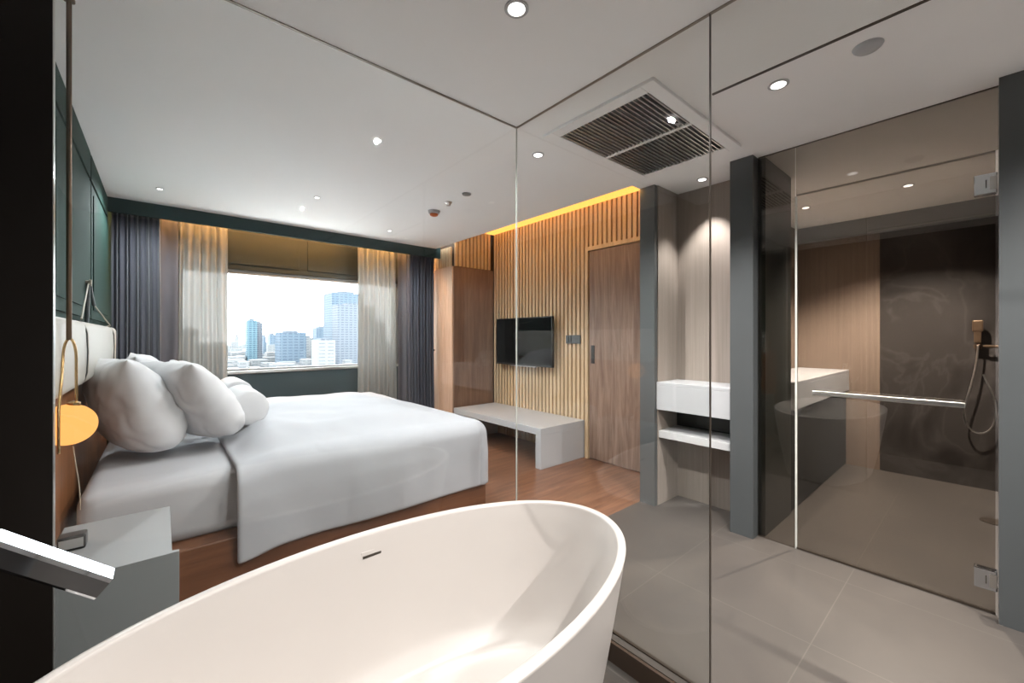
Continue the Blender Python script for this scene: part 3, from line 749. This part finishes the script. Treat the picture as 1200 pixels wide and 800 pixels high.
building(301.5, 307.5, 378, 925, 'pale', 'pale slab tower touching the slim teal tower')
building(308.5, 312, 394, 1300, 'blue', 'small blue-grey block just right of the teal tower')
building(316, 323.5, 392, 1500, 'blue', 'small distant tower between the teal tower and the wide grey block')
building(276, 280, 394, 2200, 'white', 'thin faint spire-like tower at the far left of the window view')
building(328, 359, 389.5, 800, 'blue', 'wide blue-grey block in the middle of the window view')
building(359, 367, 395.5, 860, 'white', 'pale block joined to the right of the wide blue-grey block')
building(371, 384.5, 384, 1150, 'blue', 'stepped blue tower behind the white box building')
building(384.5, 388, 391, 1200, 'blue', 'narrow low tower beside the stepped blue tower')
building(372, 393, 398.5, 620, 'white', 'bright white box building in front of the stepped blue tower', 30)
building(389, 426, 343.5, 900, 'blue', 'tallest blue tower at the right of the window, with a crane on its roof', 60, mast)
building(396, 440, 357.5, 700, 'pale', 'paler tall block in front of the tallest blue tower', 30)
building(214, 232, 385, 1000, 'pale', 'pale tower seen through the left sheer curtain')
building(440, 452, 378, 1100, 'pale', 'pale tower seen through the right sheer curtain')
bm = B(); pts = []
for i in range(420):
    u = random.uniform(190, 470); dist = random.choice((random.uniform(640, 1100), random.uniform(900, 2600)))
    a = ray(u); x = dist*a[0]/a[1]; h = random.uniform(6, 30)*(1 if dist < 1200 else 1.5); w_ = random.uniform(9, 34)
    dd = random.uniform(10, 30)
    if any(x < c[1]+2 and x+w_ > c[0]-2 and dist < c[3]+2 and dist+dd > c[2]-2 for c in FOOT): continue
    bx(bm, x, x+w_, dist, dist+dd, GZ, GZ+h)
tag(obj('low_rise_rooftops', bm, pal['white']), 'spread of low pale rooftops at the foot of the towers', 'rooftops', kind='stuff')

# ------------------------------------------------------------------ world, lights, camera
W = bpy.data.worlds.new('sky'); SC.world = W; W.use_nodes = True
t = W.node_tree; t.nodes.clear()
out = t.nodes.new('ShaderNodeOutputWorld'); bg = t.nodes.new('ShaderNodeBackground')
tc = t.nodes.new('ShaderNodeTexCoord'); nz = t.nodes.new('ShaderNodeTexNoise'); nz.inputs['Scale'].default_value = 3; nz.inputs['Detail'].default_value = 5
cr = t.nodes.new('ShaderNodeValToRGB'); cr.color_ramp.elements[0].color = (.86,.93,1,1); cr.color_ramp.elements[1].color = (1,1,1,1)
cr.color_ramp.elements[0].position = .35; cr.color_ramp.elements[1].position = .6
t.links.new(tc.outputs['Generated'], nz.inputs['Vector']); t.links.new(nz.outputs[0], cr.inputs[0]); t.links.new(cr.outputs[0], bg.inputs[0])
bg.inputs[1].default_value = 6.0; t.links.new(bg.outputs[0], out.inputs[0])
# globe lamp light
cam = bpy.data.cameras.new('camera'); co = bpy.data.objects.new('camera', cam); COL.objects.link(co)
co.location = (0, 0, 1.35); co.rotation_euler = (math.pi/2, 0, -math.atan2(.651, .759))
cam.sensor_width = 36; cam.lens = 36*479/1200; cam.shift_y = -5/1200; cam.clip_start = .02; cam.clip_end = 9000
SC.camera = co
SC.cycles.max_bounces = 14; SC.cycles.diffuse_bounces = 8; SC.cycles.glossy_bounces = 6; SC.cycles.transparent_max_bounces = 24
vs = SC.view_settings; vs.view_transform = 'Standard'; vs.look = 'None'; vs.exposure = 0.90; vs.gamma = 1; vs.use_curve_mapping = False
